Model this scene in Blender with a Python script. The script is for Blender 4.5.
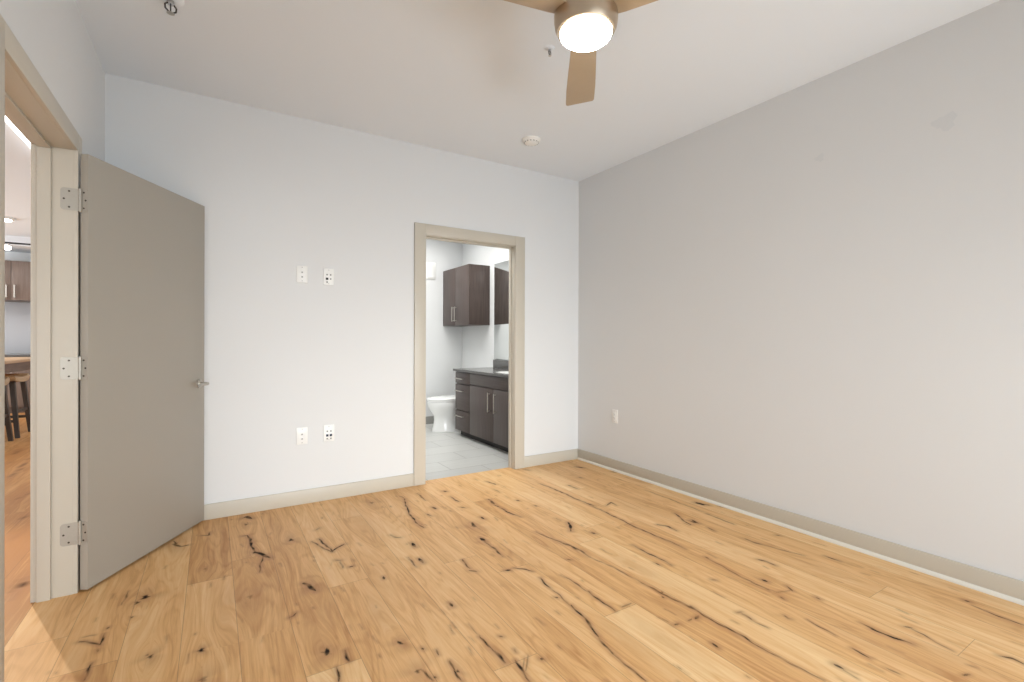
import bpy, bmesh, math, random
import numpy as np
from mathutils import Vector, Matrix, Euler

for o in list(bpy.data.objects):
    bpy.data.objects.remove(o, do_unlink=True)
SC = bpy.context.scene
COL = SC.collection
random.seed(7)
PI = math.pi

# ------------------------------------------------------------------ camera
F_PX, YAW, PITCH, ROLL, CAM_Z = 480.74, 0.55764, 0.00187, 0.00303, 1.168
cam = bpy.data.cameras.new('camera')
cam.sensor_width = 36.0
cam.lens = F_PX * 36.0 / 1024.0
cam.shift_y = 0.229 / 1024.0
cam.clip_start = 0.02
cam_o = bpy.data.objects.new('camera', cam)
COL.objects.link(cam_o)
_s, _c = math.sin(YAW), math.cos(YAW)
_R = Vector((_c, -_s, 0))
_Fw = Vector((_s * math.cos(PITCH), _c * math.cos(PITCH), -math.sin(PITCH)))
_D = -(_R.cross(_Fw))
_Rc = _R * math.cos(ROLL) - _D * math.sin(ROLL)
_Dc = _R * math.sin(ROLL) + _D * math.cos(ROLL)
_U = -_Dc
_M = Matrix((( _Rc.x, _U.x, -_Fw.x, 0), (_Rc.y, _U.y, -_Fw.y, 0), (_Rc.z, _U.z, -_Fw.z, CAM_Z), (0, 0, 0, 1)))
cam_o.matrix_world = _M
SC.camera = cam_o

# ------------------------------------------------------------------ light
SC.view_settings.view_transform = 'Standard'
SC.view_settings.look = 'None'
SC.view_settings.gamma = 1.0
SC.view_settings.use_curve_mapping = False
SC.view_settings.exposure = 0.13
W = bpy.data.worlds.new('daylight'); SC.world = W; W.use_nodes = True
W.node_tree.nodes['Background'].inputs[0].default_value = (0.86, 0.93, 1.0, 1)
W.node_tree.nodes['Background'].inputs[1].default_value = 1.2

def area(name, loc, direction, sx, sy, power, col=(1, 1, 1)):
    l = bpy.data.lights.new(name, 'AREA'); l.shape = 'RECTANGLE'
    l.size, l.size_y, l.energy, l.color = sx, sy, power, col
    o = bpy.data.objects.new(name, l); COL.objects.link(o)
    o.location = loc
    o.rotation_euler = Vector(direction).to_track_quat('-Z', 'Y').to_euler()
    return o

# room box (metres): x to the right along the back wall, y into the room
XL, XR, YB, YN, H = -0.541, 3.075, 3.690, -1.70, 2.74
TL = 0.130                      # left wall thickness
TB = 0.075                      # back wall thickness
BXL, BYB = 1.25, 6.30           # bathroom left and back wall
HXL, HYB, HYN = -6.2, 11.1, -1.70   # living space beyond the doorway
# doorway to the living space (in the left wall) and to the bathroom (back wall)
DY0, DY1, DZ = 2.012, 2.925, 2.030
BX0, BX1, BZ = 1.473, 2.322, 2.020

# daylight from the window behind the viewpoint: the open sky on its right half; the narrow fill beams after it are added to brighten the far end
area('window_daylight', (2.2, YN + 0.03, 0.66), (-0.30, 1, 0), 1.4, 1.0, 57, (0.82, 0.915, 1.0))
area('low_fill', (1.4, YN + 0.03, 1.6), (0, 1, -0.30), 2.8, 1.0, 7.5, (1.0, 0.98, 0.91)).data.spread = math.radians(50)
area('low_fill_left', (0.6, YN + 0.03, 0.65), (0.38, 1, -0.02), 1.1, 1.0, 9.5, (0.90, 0.95, 1.0)).data.spread = math.radians(80)
area('far_fill', (1.4, YN + 0.03, 1.2), (0, 1, -0.18), 2.8, 1.6, 2.5, (0.85, 0.93, 1.0)).data.spread = math.radians(35)
area('bathroom_ceiling_glow', (2.05, 5.0, 2.68), (0, 0, -1), 1.4, 2.0, 39, (1.0, 0.99, 0.96)).data.spread = math.radians(155)
area('living_fill', (HXL + 0.1, 8.2, 1.4), (1, 0, 0.25), 4.0, 2.2, 165, (0.95, 0.98, 1.0))  # added fill light, out of view, brightens the living space from the side
area('hall_fill', (-3.4, HYN + 0.1, 1.0), (0, 1, 0.0), 4.6, 1.6, 75, (0.95, 0.98, 1.0))  # unseen fill light added at the near end for the hall
area('kitchen_ceiling_glow', (-3.4, 8.6, 2.60), (0, 0, -1), 2.5, 2.0, 45, (1.0, 0.95, 0.9))
DL_E, FAN_E, OTH_E = 230, 33.0, 0.9

# ------------------------------------------------------------------ materials
def mat(name):
    m = bpy.data.materials.new(name); m.use_nodes = True
    return m, m.node_tree, m.node_tree.nodes['Principled BSDF']
def N(nt, t, **kw):
    n = nt.nodes.new(t)
    for k, v in kw.items(): setattr(n, k, v)
    return n
def lin(c):
    return tuple(((v / 255) / 12.92 if v / 255 <= 0.04045 else ((v / 255 + 0.055) / 1.055) ** 2.4) for v in c) + (1,)
def plain(name, rgb, rough=0.5, metal=0.0, var=0.05, scale=20.0, bump=0.0, bscale=200.0, spec=None, stretch=None):
    """procedural paint / metal / china: base colour with a little noise, optional fine bump"""
    m, nt, b = mat(name)
    tc = N(nt, 'ShaderNodeTexCoord')
    src = tc.outputs['Object']
    if stretch:
        mp = N(nt, 'ShaderNodeMapping'); mp.inputs['Scale'].default_value = stretch
        nt.links.new(src, mp.inputs[0]); src = mp.outputs[0]
    nz = N(nt, 'ShaderNodeTexNoise'); nz.inputs['Scale'].default_value = scale; nz.inputs['Detail'].default_value = 4
    nt.links.new(src, nz.inputs['Vector'])
    mr = N(nt, 'ShaderNodeMapRange')
    mr.inputs[3].default_value = 1 - var; mr.inputs[4].default_value = 1 + var
    nt.links.new(nz.outputs['Fac'], mr.inputs[0])
    mx = N(nt, 'ShaderNodeMix', data_type='RGBA', blend_type='MULTIPLY')
    mx.inputs[0].default_value = 1
    mx.inputs[6].default_value = lin(rgb)
    nt.links.new(mr.outputs[0], mx.inputs[7])
    nt.links.new(mx.outputs[2], b.inputs['Base Color'])
    b.inputs['Roughness'].default_value = rough
    b.inputs['Metallic'].default_value = metal
    if spec is not None: b.inputs['Specular IOR Level'].default_value = spec
    if bump:
        n2 = N(nt, 'ShaderNodeTexNoise'); n2.inputs['Scale'].default_value = bscale
        nt.links.new(src, n2.inputs['Vector'])
        bp = N(nt, 'ShaderNodeBump'); bp.inputs['Strength'].default_value = bump; bp.inputs['Distance'].default_value = 0.002
        nt.links.new(n2.outputs['Fac'], bp.inputs['Height'])
        nt.links.new(bp.outputs[0], b.inputs['Normal'])
    return m
def glow(name, rgb, strength):
    m, nt, b = mat(name)
    b.inputs['Base Color'].default_value = (0.9, 0.9, 0.9, 1)
    b.inputs['Emission Color'].default_value = lin(rgb)
    b.inputs['Emission Strength'].default_value = strength
    return m
def wood(name, rgb, rgb2, stretch, scale=1.0, rough=0.45, spec=0.4):
    """streaky veneer: long noise along one axis between two browns"""
    m, nt, b = mat(name)
    tc = N(nt, 'ShaderNodeTexCoord'); mp = N(nt, 'ShaderNodeMapping'); mp.inputs['Scale'].default_value = stretch
    nt.links.new(tc.outputs['Object'], mp.inputs[0])
    nz = N(nt, 'ShaderNodeTexNoise'); nz.inputs['Scale'].default_value = scale; nz.inputs['Detail'].default_value = 6
    nz.inputs['Roughness'].default_value = 0.65
    nt.links.new(mp.outputs[0], nz.inputs['Vector'])
    r = N(nt, 'ShaderNodeValToRGB')
    r.color_ramp.elements[0].position = 0.3; r.color_ramp.elements[0].color = lin(rgb)
    r.color_ramp.elements[1].position = 0.72; r.color_ramp.elements[1].color = lin(rgb2)
    nt.links.new(nz.outputs['Fac'], r.inputs[0]); nt.links.new(r.outputs[0], b.inputs['Base Color'])
    b.inputs['Roughness'].default_value = rough; b.inputs['Specular IOR Level'].default_value = spec
    return m

M = {}
M['wall'] = plain('wall_paint', (222, 223, 223), 0.7, var=0.012, scale=1.5, bump=0.12, bscale=160, spec=0.25)
M['ceiling'] = plain('ceiling_paint', (233, 238, 243), 0.8, var=0.012, scale=1.2, bump=0.1, bscale=140, spec=0.2)
M['trim'] = plain('greige_trim_paint', (198, 191, 177), 0.38, var=0.015, scale=3, spec=0.4)
M['door'] = plain('greige_door_paint', (167, 161, 150), 0.42, var=0.015, scale=2, spec=0.4)
M['shoe'] = plain('pale_shoe_paint', (226, 221, 210), 0.38, var=0.015, scale=3, spec=0.4)
M['white'] = plain('white_plastic', (238, 238, 235), 0.35, var=0.01)
M['ceramic'] = plain('white_china', (240, 240, 238), 0.08, var=0.005)
M['nickel'] = plain('satin_nickel', (196, 192, 184), 0.3, metal=1.0, var=0.03, scale=60)
M['hinge'] = plain('brushed_hinge_steel', (176, 172, 162), 0.4, metal=0.5, var=0.05, scale=80)
M['chrome'] = plain('chrome', (215, 215, 215), 0.12, metal=1.0, var=0.02)
M['screw'] = plain('dark_screw_recess', (78, 72, 64), 0.5, metal=0.6)
M['dark'] = plain('black_plastic', (22, 22, 24), 0.5)
M['blue'] = plain('blue_jack_plastic', (40, 62, 88), 0.45)
M['greyport'] = plain('grey_port_plastic', (168, 168, 165), 0.5)
M['blade'] = plain('champagne_blade', (172, 151, 123), 0.36, var=0.03, scale=12)
M['fan'] = plain('fan_brushed_nickel', (190, 172, 150), 0.32, metal=0.9, var=0.04, scale=90)
M['lamp'] = glow('fan_light_glass', (255, 250, 240), FAN_E)
M['lampring'] = plain('fan_light_ring', (225, 210, 190), 0.4, metal=0.5)
M['tube'] = glow('linear_light_lens', (255, 255, 252), 3.0*OTH_E)
M['spot'] = glow('spot_lamp_lens', (255, 250, 240), 8.0*OTH_E)
M['espresso'] = wood('espresso_veneer_upright', (62, 51, 47), (86, 73, 68), (60, 60, 3), 1.0, 0.4)
M['espresso_flat'] = wood('espresso_veneer_level', (62, 51, 47), (82, 70, 65), (60, 3, 60), 1.0, 0.4)
M['espresso_dark'] = plain('dark_toe_kick', (36, 31, 29), 0.6)
M['kitchen'] = wood('kitchen_cabinet_veneer', (96, 82, 74), (120, 105, 96), (50, 50, 3), 1.0, 0.4)
M['stone'] = plain('dark_grey_quartz', (84, 82, 80), 0.18, var=0.12, scale=60)
M['steel'] = plain('fridge_stainless', (190, 193, 198), 0.35, metal=0.75, var=0.03, scale=30, stretch=(40, 1, 1))
M['tabletop'] = wood('table_top_wood', (176, 140, 104), (205, 172, 134), (30, 3, 30), 1.0, 0.4)
M['apron'] = wood('table_apron_wood', (92, 72, 60), (120, 96, 80), (30, 3, 30), 1.0, 0.5)
M['seatwood'] = wood('stool_seat_wood', (160, 130, 96), (196, 166, 126), (30, 4, 30), 1.0, 0.45)
M['stoolleg'] = wood('stool_leg_wood', (58, 52, 48), (78, 70, 64), (40, 40, 4), 1.0, 0.5)
M['track'] = plain('dark_track_metal', (70, 70, 72), 0.4, metal=0.6)
M['grey_base'] = plain('grey_tile_base', (150, 149, 145), 0.35, var=0.06, scale=9)
M['windowframe'] = plain('window_frame_paint', (235, 235, 233), 0.4)
M['caulk'] = plain('patch_on_wall', (216, 218, 219), 0.8, var=0.02, scale=60)
M['splash'] = plain('grey_backsplash', (176, 178, 182), 0.3, var=0.02, scale=8)

# mirror
m, nt, b = mat('silver_mirror'); M['mirror'] = m
nz = N(nt, 'ShaderNodeTexNoise'); nz.inputs['Scale'].default_value = 2
mr = N(nt, 'ShaderNodeMapRange'); mr.inputs[3].default_value = 0.005; mr.inputs[4].default_value = 0.012
nt.links.new(nz.outputs['Fac'], mr.inputs[0]); nt.links.new(mr.outputs[0], b.inputs['Roughness'])
b.inputs['Base Color'].default_value = (0.9, 0.92, 0.91, 1); b.inputs['Metallic'].default_value = 1.0
# window glass
m, nt, b = mat('window_glass'); M['glass'] = m
tr = N(nt, 'ShaderNodeBsdfTransparent'); gl = N(nt, 'ShaderNodeBsdfGlossy'); gl.inputs['Roughness'].default_value = 0.02
mx = N(nt, 'ShaderNodeMixShader'); fr = N(nt, 'ShaderNodeFresnel'); fr.inputs[0].default_value = 1.45
nt.links.new(fr.outputs[0], mx.inputs[0]); nt.links.new(tr.outputs[0], mx.inputs[1]); nt.links.new(gl.outputs[0], mx.inputs[2])
nt.links.new(mx.outputs[0], nt.nodes['Material Output'].inputs[0])
# bathroom tile
m, nt, b = mat('bathroom_floor_tile'); M['tile'] = m
tc = N(nt, 'ShaderNodeTexCoord'); mp = N(nt, 'ShaderNodeMapping'); mp.inputs['Rotation'].default_value = (0, 0, 0)
nt.links.new(tc.outputs['Object'], mp.inputs[0])
bk = N(nt, 'ShaderNodeTexBrick'); bk.inputs['Scale'].default_value = 1.0
bk.inputs['Brick Width'].default_value = 0.61; bk.inputs['Row Height'].default_value = 0.305
bk.inputs['Mortar Size'].default_value = 0.004; bk.inputs['Mortar Smooth'].default_value = 0.2
bk.inputs['Color1'].default_value = lin((198, 198, 194)); bk.inputs['Color2'].default_value = lin((191, 191, 188))
bk.inputs['Mortar'].default_value = lin((158, 157, 153))
nt.links.new(mp.outputs[0], bk.inputs['Vector'])
nz = N(nt, 'ShaderNodeTexNoise'); nz.inputs['Scale'].default_value = 6; nz.inputs['Detail'].default_value = 5
mp2 = N(nt, 'ShaderNodeMapping'); mp2.inputs['Scale'].default_value = (0.6, 4, 1)
nt.links.new(tc.outputs['Object'], mp2.inputs[0]); nt.links.new(mp2.outputs[0], nz.inputs['Vector'])
mr = N(nt, 'ShaderNodeMapRange'); mr.inputs[3].default_value = 0.9; mr.inputs[4].default_value = 1.06
nt.links.new(nz.outputs['Fac'], mr.inputs[0])
mx = N(nt, 'ShaderNodeMix', data_type='RGBA', blend_type='MULTIPLY'); mx.inputs[0].default_value = 1
nt.links.new(bk.outputs['Color'], mx.inputs[6]); nt.links.new(mr.outputs[0], mx.inputs[7])
nt.links.new(mx.outputs[2], b.inputs['Base Color']); b.inputs['Roughness'].default_value = 0.35

# ------------------------------------------------------------------ mesh helpers
def box(bm, x0, x1, y0, y1, z0, z1, bev=0.0, seg=2):
    r = bmesh.ops.create_cube(bm, size=1.0)
    vs = r['verts']
    bmesh.ops.scale(bm, verts=vs, vec=(abs(x1 - x0), abs(y1 - y0), abs(z1 - z0)))
    bmesh.ops.translate(bm, verts=vs, vec=((x0 + x1) / 2, (y0 + y1) / 2, (z0 + z1) / 2))
    if bev:
        es = list({e for v in vs for e in v.link_edges})
        bmesh.ops.bevel(bm, geom=es, offset=bev, segments=seg, profile=0.5, affect='EDGES', clamp_overlap=True)
    return vs
def cyl(bm, p0, p1, r0, r1=None, seg=24, cap=True):
    p0, p1 = Vector(p0), Vector(p1); r1 = r0 if r1 is None else r1
    d = p1 - p0
    q = Vector((0, 0, 1)).rotation_difference(d.normalized()) if d.length else None
    r = bmesh.ops.create_cone(bm, cap_ends=cap, cap_tris=False, segments=seg, radius1=r0, radius2=r1, depth=d.length)
    bmesh.ops.rotate(bm, verts=r['verts'], cent=(0, 0, 0), matrix=q.to_matrix())
    bmesh.ops.translate(bm, verts=r['verts'], vec=(p0 + p1) / 2)
    return r['verts']
def lathe(bm, prof, cx=0, cy=0, seg=40):
    """surface of revolution about a vertical axis; prof = [(radius, z)...]"""
    rings = []
    for r, z in prof:
        if r < 1e-6:
            rings.append([bm.verts.new((cx, cy, z))])
        else:
            rings.append([bm.verts.new((cx + r * math.cos(2 * PI * i / seg), cy + r * math.sin(2 * PI * i / seg), z)) for i in range(seg)])
    for a, b_ in zip(rings, rings[1:]):
        for i in range(seg):
            j = (i + 1) % seg
            if len(a) == 1 and len(b_) == 1: continue
            if len(a) == 1: bm.faces.new((a[0], b_[j], b_[i]))
            elif len(b_) == 1: bm.faces.new((a[i], a[j], b_[0]))
            else: bm.faces.new((a[i], a[j], b_[j], b_[i]))
def loft(bm, rings, cap0=True, cap1=True):
    vv = [[bm.verts.new(p) for p in r] for r in rings]
    n = len(vv[0])
    for a, b_ in zip(vv, vv[1:]):
        for i in range(n):
            j = (i + 1) % n
            bm.faces.new((a[i], a[j], b_[j], b_[i]))
    if cap0: bm.faces.new(list(reversed(vv[0])))
    if cap1: bm.faces.new(vv[-1])
def tube(bm, pts, r, seg=12):
    """round bar along a polyline"""
    pts = [Vector(p) for p in pts]
    rings = []
    for i, p in enumerate(pts):
        t = (pts[min(i + 1, len(pts) - 1)] - pts[max(i - 1, 0)]).normalized()
        a = t.orthogonal().normalized() if i == 0 else (prev - t * prev.dot(t)).normalized()
        prev = a
        b_ = t.cross(a)
        rr = r[i] if isinstance(r, (list, tuple)) else r
        rings.append([p + (a * math.cos(2 * PI * k / seg) + b_ * math.sin(2 * PI * k / seg)) * rr for k in range(seg)])
    loft(bm, rings)
def obj(name, bm, material, parent=None, smooth=True, angle=40):
    bmesh.ops.recalc_face_normals(bm, faces=bm.faces)
    me = bpy.data.meshes.new(name); bm.to_mesh(me); bm.free()
    me.materials.append(material)
    if smooth:
        for p in me.polygons: p.use_smooth = True
        try: me.set_sharp_from_angle(angle=math.radians(angle))
        except Exception: pass
    o = bpy.data.objects.new(name, me); COL.objects.link(o)
    if parent: o.parent = parent
    return o
def B(): return bmesh.new()
def boxes(name, lst, material, parent=None, bev=0.0):
    bm = B()
    for t in lst: box(bm, *t, bev=bev)
    return obj(name, bm, material, parent)
def thing(name, label, cat, loc=(0, 0, 0), rz=0.0, group=None):
    o = bpy.data.objects.new(name, None); o.empty_display_size = 0.1
    COL.objects.link(o); o.location = loc; o.rotation_euler = (0, 0, rz)
    o['label'] = label; o['category'] = cat
    if group: o['group'] = group
    return o
def tag(o, label, cat, group=None):
    o['label'] = label; o['category'] = cat
    if group: o['group'] = group
    return o
def struct(o, label, cat):
    o['kind'] = 'structure'; o['label'] = label; o['category'] = cat
    return o
def clone(root, loc, label, rz=None):
    r = root.copy(); COL.objects.link(r); r.location = loc; r['label'] = label
    if rz is not None: r.rotation_euler = (0, 0, rz)
    for ch in root.children:
        c = ch.copy(); COL.objects.link(c); c.parent = r
        for g in ch.children:
            d = g.copy(); COL.objects.link(d); d.parent = c
    return r
# ------------------------------------------------------------------ oak floor (planks along y)
def on_floor(px, py):
    u, v = (px - 512) / F_PX, (py - 341.23) / F_PX
    c, s = math.cos(-ROLL), math.sin(-ROLL)
    u, v = u * c - v * s, u * s + v * c
    z = -v; d = 1.0
    c, s = math.cos(PITCH), math.sin(PITCH)
    d, z = d * c + z * s, z * c - d * s
    t = -CAM_Z / z
    return ((d * _s + u * _c) * t, (d * _c - u * _s) * t, t)
PW, PX0 = 0.1887, -0.1
# end joints read off the photograph: plank row -> y
JOINTS = {0: 2.75, 1: 2.925, 2: 1.785, 3: 2.37, 5: 1.47, 7: 2.084, 8: 1.515, 10: 2.137, 13: 0.636, 14: 0.994, -6: 4.504}
# cracks in the boards: pixel polylines with (half width px, darkness)
CRACKS = [
 ([(79.5,641.8),(86,641.5),(93,643),(99.7,645)],1.3,.9),([(99.7,645),(103,638),(105.6,633.3)],.9,.9),([(107,629),(108.6,627)],1.2,.7),
 ([(92.4,662.6),(88,671),(83.6,680.5)],1.1,.9),([(128.3,591),(125,598),(122,604.7)],.9,.6),([(98,649),(98.5,651.5)],1,.6),
 ([(6.6,601),(15,592),(25,583.5),(31,576)],1.0,.85),([(82,637.5),(90,635.6),(96,635)],.6,.5),
 ([(173.5,541),(176,545),(181,546.6),(188.6,545)],1.4,.8),([(201.3,535.5),(209,535.2),(210.5,532)],.8,.7),
 ([(242,518.5),(246.2,516.8),(252,518.6)],1.7,.9),([(243,536),(247.5,535.5),(250,540),(252,546),(255,552.7)],1.2,.95),
 ([(253,552),(259,553),(265,555.5),(271,558)],1.8,.95),([(263,556),(261,563),(259.9,572.3)],.8,.8),
 ([(304,583),(309,585),(312,588),(315.5,591)],2.2,.95),([(296.5,612.6),(294,615.8),(290,617.4)],1.3,.9),
 ([(319,538.7),(325.7,545.2),(333,551.8)],1.0,.9),([(311.7,541.6),(322,547.4),(333,552)],1.0,.7),([(333.7,550.4),(338,547.5),(344,544.3)],1.4,.85),
 ([(316,530),(319,528)],1.2,.6),([(336,560),(341,560.5)],1.2,.8),([(340,561),(342.5,568)],.8,.7),([(349.5,567),(353.5,566)],1.1,.9),
 ([(404,499),(407,507.9),(410.7,515.9),(417.3,523.3),(423.2,527.7)],.9,.9),([(400,496),(405,499)],.8,.5),
 ([(417,493.5),(421,496.5),(426,500.5)],.8,.6),([(432.8,506.8),(436,508.8)],1.3,.8),([(427.5,514),(431.5,516.2)],1.1,.6),([(443.4,491),(447,491.4)],1.0,.9),
 ([(390,535),(397,537.5),(401,537.5)],1.2,.5),([(411.5,543.2),(415.6,547)],1.6,.95),([(408,557.5),(411,561),(417,567)],.9,.7),([(418.6,558.6),(423.4,562.8)],1.5,.95),
 ([(383,576.5),(384.5,579)],1.2,.8),([(449.4,603),(452.6,606.5)],1.5,.95),
 ([(468.7,623.8),(474,629.5),(479.6,636.3)],.5,.45),([(479.6,636.3),(486.2,644.3),(491,648.6)],.9,.95),([(491,648.6),(495,652.4),(506,662.8)],1.8,1.),
 ([(514.4,660.7),(522.9,671.4),(530.2,681.6)],1.3,1.),([(540.6,658.6),(543.2,659.4)],1.5,.9),([(514,649),(516,652.6)],.8,.8),([(499.5,636),(502.6,636.8)],1.0,.8),
 ([(528.4,654.8),(527.4,663),(525.6,671)],.8,.5),([(524.8,657),(523.8,663),(522.8,668)],.8,.45),
 ([(448.9,661.2),(452,666),(455.5,672),(462.8,681.5)],1.0,.95),([(435.6,650),(438.6,655)],.8,.8),([(421.6,648),(423.6,649.6)],1.3,.8),([(434,676.6),(436,678)],1.2,.9),
 ([(416,672),(420,669.6),(426,674.6),(433,681)],1.1,.85),([(326.2,648),(326.8,652),(326.4,655)],2.2,.9),([(321,652),(327,652.6),(332,654)],.9,.5),
 ([(344.3,650.5),(346.5,655),(349.8,661)],1.3,1.),([(337.2,667),(337.8,674),(338.4,681.6)],1.1,1.),([(398,641.5),(401,643.5),(404,644)],1.5,.85),
 ([(444,491.5),(446,491.8)],1.2,.7),([(450.3,496.2),(454,499.5),(459.3,501.7)],.9,.7),([(460.5,507),(465,507.8)],1.1,.6),([(481,517),(484.6,519)],1.4,.9),
 ([(471.5,522.5),(474.5,527)],1.9,.75),([(480.5,538),(485,541.8)],1.8,.9),([(485,541.8),(490,545.8),(496,550),(503.3,556.7)],1.1,.75),([(432,507),(436,509)],1.1,.7),
 ([(488.7,499.3),(494.5,504.4)],1.4,.8),([(494.5,504.7),(507.7,512),(521,517.1)],.9,.85),([(516.4,500.2),(519,501)],1.0,.7),([(534.4,505.4),(537,506.2)],1.0,.6),
 ([(568.6,522.5),(570.2,527),(571.4,531)],1.7,.95),([(535.6,531.8),(554.6,539.9),(570.8,545.7),(579.6,551.6)],1.2,.6),([(556,518),(561,520.5)],1.2,.4),
 ([(462.3,559.6),(466,564),(469.6,568.4)],.9,.85),([(469,570.4),(476.5,571.6)],1.6,.55),([(505.4,570.4),(510,570.2)],1.3,.95),
 ([(514,567.8),(519.5,568.6),(526,569.2),(532.7,571.6)],.8,.9),([(540,577.8),(544,582),(550.3,588.3)],.9,.9),([(567,559.4),(571,560)],.9,.7),
 ([(550,588.6),(560.3,596),(570.5,605.5)],.6,.7),([(570.5,605.5),(578,612),(586,618),(590.3,627.5),(598.4,636.3)],1.3,.95),([(598.4,636.3),(604.3,645.8),(613,653.9)],1.3,.85),
 ([(613,653.9),(629.2,667),(645.3,681.5)],.9,.85),([(561,575),(573.5,582),(588,591.5)],.7,.7),([(588,591.5),(604.3,603.3),(615.3,611.3)],1.0,.95),([(555,597.2),(558.4,597.8)],1.2,.8),
 ([(622,607),(631,603.4)],1.2,.55),([(661,591.5),(663,593)],1.0,.7),([(662,596.6),(664,598)],1.0,.7),([(641,582.7),(660,592.3),(682,603.3),(699.6,612.8)],1.4,.65),([(674,625),(679.4,623.6)],1.8,.8),
 ([(695.6,618.6),(698.6,616)],1.6,.9),([(688,621),(692,618.8)],1.0,.6),
 ([(540,483.6),(559,491),(574,498),(588.5,504)],.9,.7),([(586,503),(594,506)],1.4,.75),([(589.3,504.7),(603,511),(618.7,518.6),(639.2,528.9),(662.6,538.4),(686,548.7)],.9,.75),
 ([(606.8,505.6),(611,502.4),(617.2,505.4)],.9,.7),([(591,532.4),(595,533.6)],1.4,.85),([(656.8,524.6),(668.5,526.5),(676.8,530.6)],1.1,.8),
 ([(674.4,513.5),(680,517),(684,521),(690.5,524.8)],1.2,.75),([(692,520),(698.4,523.6)],1.4,.85),([(695.6,502.2),(702,504),(709,505)],1.6,.85),
 ([(631.9,545),(651,554.5),(672.2,565.1)],.9,.85),([(560,542),(571.7,546.5),(583.5,552.3),(589.3,556.7)],1.2,.75),([(589.3,556.7),(618.7,569.9),(642,583)],1.0,.5),
 ([(655.5,563),(659.6,565)],1.1,.7),([(704.6,556.6),(708.6,558.4)],1.1,.7),([(645,490),(665,497.2),(690,507),(709.6,514.2)],.6,.5),
 ([(690,606.2),(704.7,615.7),(722.3,626),(744.3,637),(754.5,643.6),(767.7,651.6)],1.1,.9),([(767.7,651.6),(786.8,662),(804.4,670),(825,680.5)],1.3,.55),
 ([(695.6,618.4),(698.8,615.8)],1.3,.9),([(712,643.2),(718,647.6)],1.4,.95),([(737,612.8),(741.8,611.8)],1.0,.85),([(741.5,613.5),(746,616),(751.6,619.8)],1.4,.85),([(751.6,619.8),(767.7,628.2)],.7,.7),
 ([(784,615.4),(788,618.4),(791,619)],1.1,.75),([(807.3,619.4),(820,627),(835.2,635.5)],.7,.75),([(776,592.6),(784,591.6),(790,590.6)],.9,.5),([(786,585.7),(792.6,590.8)],1.0,.75),
 ([(780.6,597),(784.4,599.6)],1.0,.8),([(815.6,597),(820,599.4)],1.2,.85),([(834,664.6),(841,668)],1.7,.85),([(751.6,582),(760,586),(769.2,590)],.7,.7),
 ([(695,502.6),(704.7,505.1)],1.5,.85),([(719,506.2),(726,507.6)],1.2,.7),([(688,520.4),(697,523.4)],1.4,.85),([(708,527.6),(715,531.4)],.9,.7),([(706,513.6),(720,518.8),(734,524.4)],.8,.6),
 ([(776,535),(780.4,535.8)],1.0,.7),([(745.7,538.9),(757,543.4),(769.2,546.6)],2.0,.4),([(769.2,546.6),(786,551),(804.4,555.4)],1.0,.45),([(758.9,559.4),(766.2,561.6),(775,565.4)],1.3,.8),
 ([(704.6,556.6),(707.6,557.6)],1.0,.7),([(707,557.8),(726.7,568.9),(748.7,580.6),(769.2,590.4)],.6,.7),([(762,579.6),(767.6,581.8)],1.4,.95),([(711.6,579.6),(716,580.2)],1.1,.75),
 ([(824.6,556),(829.4,557.8),(839.6,561.2)],1.0,.85),([(860.3,622.7),(875.5,630.3)],1.2,.7),([(872,628.6),(882,633),(892.5,637.2),(911.5,643.8)],1.9,.95),
 ([(852.7,648.3),(861,653),(869.8,657.8)],1.2,.9),([(834,664.2),(843,669)],1.7,.9),([(843,669.6),(858.4,678.8)],.7,.7),([(904,626.6),(912,628)],1.2,.55),
 ([(911.5,628.4),(924,634.6),(936,642.6),(953,651.4)],.8,.75),([(964.4,600.4),(969.4,601.8)],1.3,.95),([(972,605),(985.4,611)],.6,.7),([(985.4,611),(1004,618),(1024,625.2)],1.1,.9),
 ([(998.6,655.9),(1011.9,658.7),(1024,664)],1.4,.8),([(968,665),(976,667.6)],1.2,.75),([(963,675.4),(970,674)],1.0,.7),([(886,668),(900,674.2)],1.2,.5),
 ([(486.6,481.4),(495.4,484.5)],1.0,.75),([(493,489),(500,492.4)],1.0,.4),([(568,485.2),(578.3,488.9)],1.2,.55),([(579,477.4),(582,478)],.9,.6),([(576,466.9),(583.6,467.8)],1.1,.85),
 ([(611.6,471.6),(616,472.4)],.8,.7),([(525,469.6),(529,470.2)],.9,.85),
 ([(14,523),(22,519),(30,514)],.8,.5),([(8,478),(20,469),(29,458)],1.0,.5),([(10,540),(18,534)],1.0,.45)]
# round knots: pixel centre, radius px, darkness, size of the reddish figure round it
KNOTS = [((145.4,597.2),3.6,1,3.2),((137.3,602.7),2.6,.75,2.5),((150.3,656.6),2.6,.8,3.6),((147.2,655),1.6,.6,3),((201.1,650.2),3.0,1,2.2),((250,596.7),3.2,.3,6),((203,679.4),4,.45,4),
 ((291.1,540),2.6,.85,3),((246.2,524.4),2.2,.55,3),((132,617.2),1.4,.8,2),((311,587),2.6,.9,4),((457.7,671.4),1.9,.95,3.5),((417.3,671.4),2.6,.7,5),
 ((474,525.9),2.6,.6,4.5),((482.8,539.9),1.8,.8,3),((371.8,502.7),2.2,.45,4),((570,527),1.6,.7,3),((254.6,552.5),2.2,.8,3),((326.5,652.4),2.6,.85,4.5),((400.5,642.9),1.8,.8,5),
 ((205.2,568.8),1.6,.35,4),((175,544),2.6,.7,5),((785.3,616.5),1.3,.4,4),((765,581),1.2,.6,4)]

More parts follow.
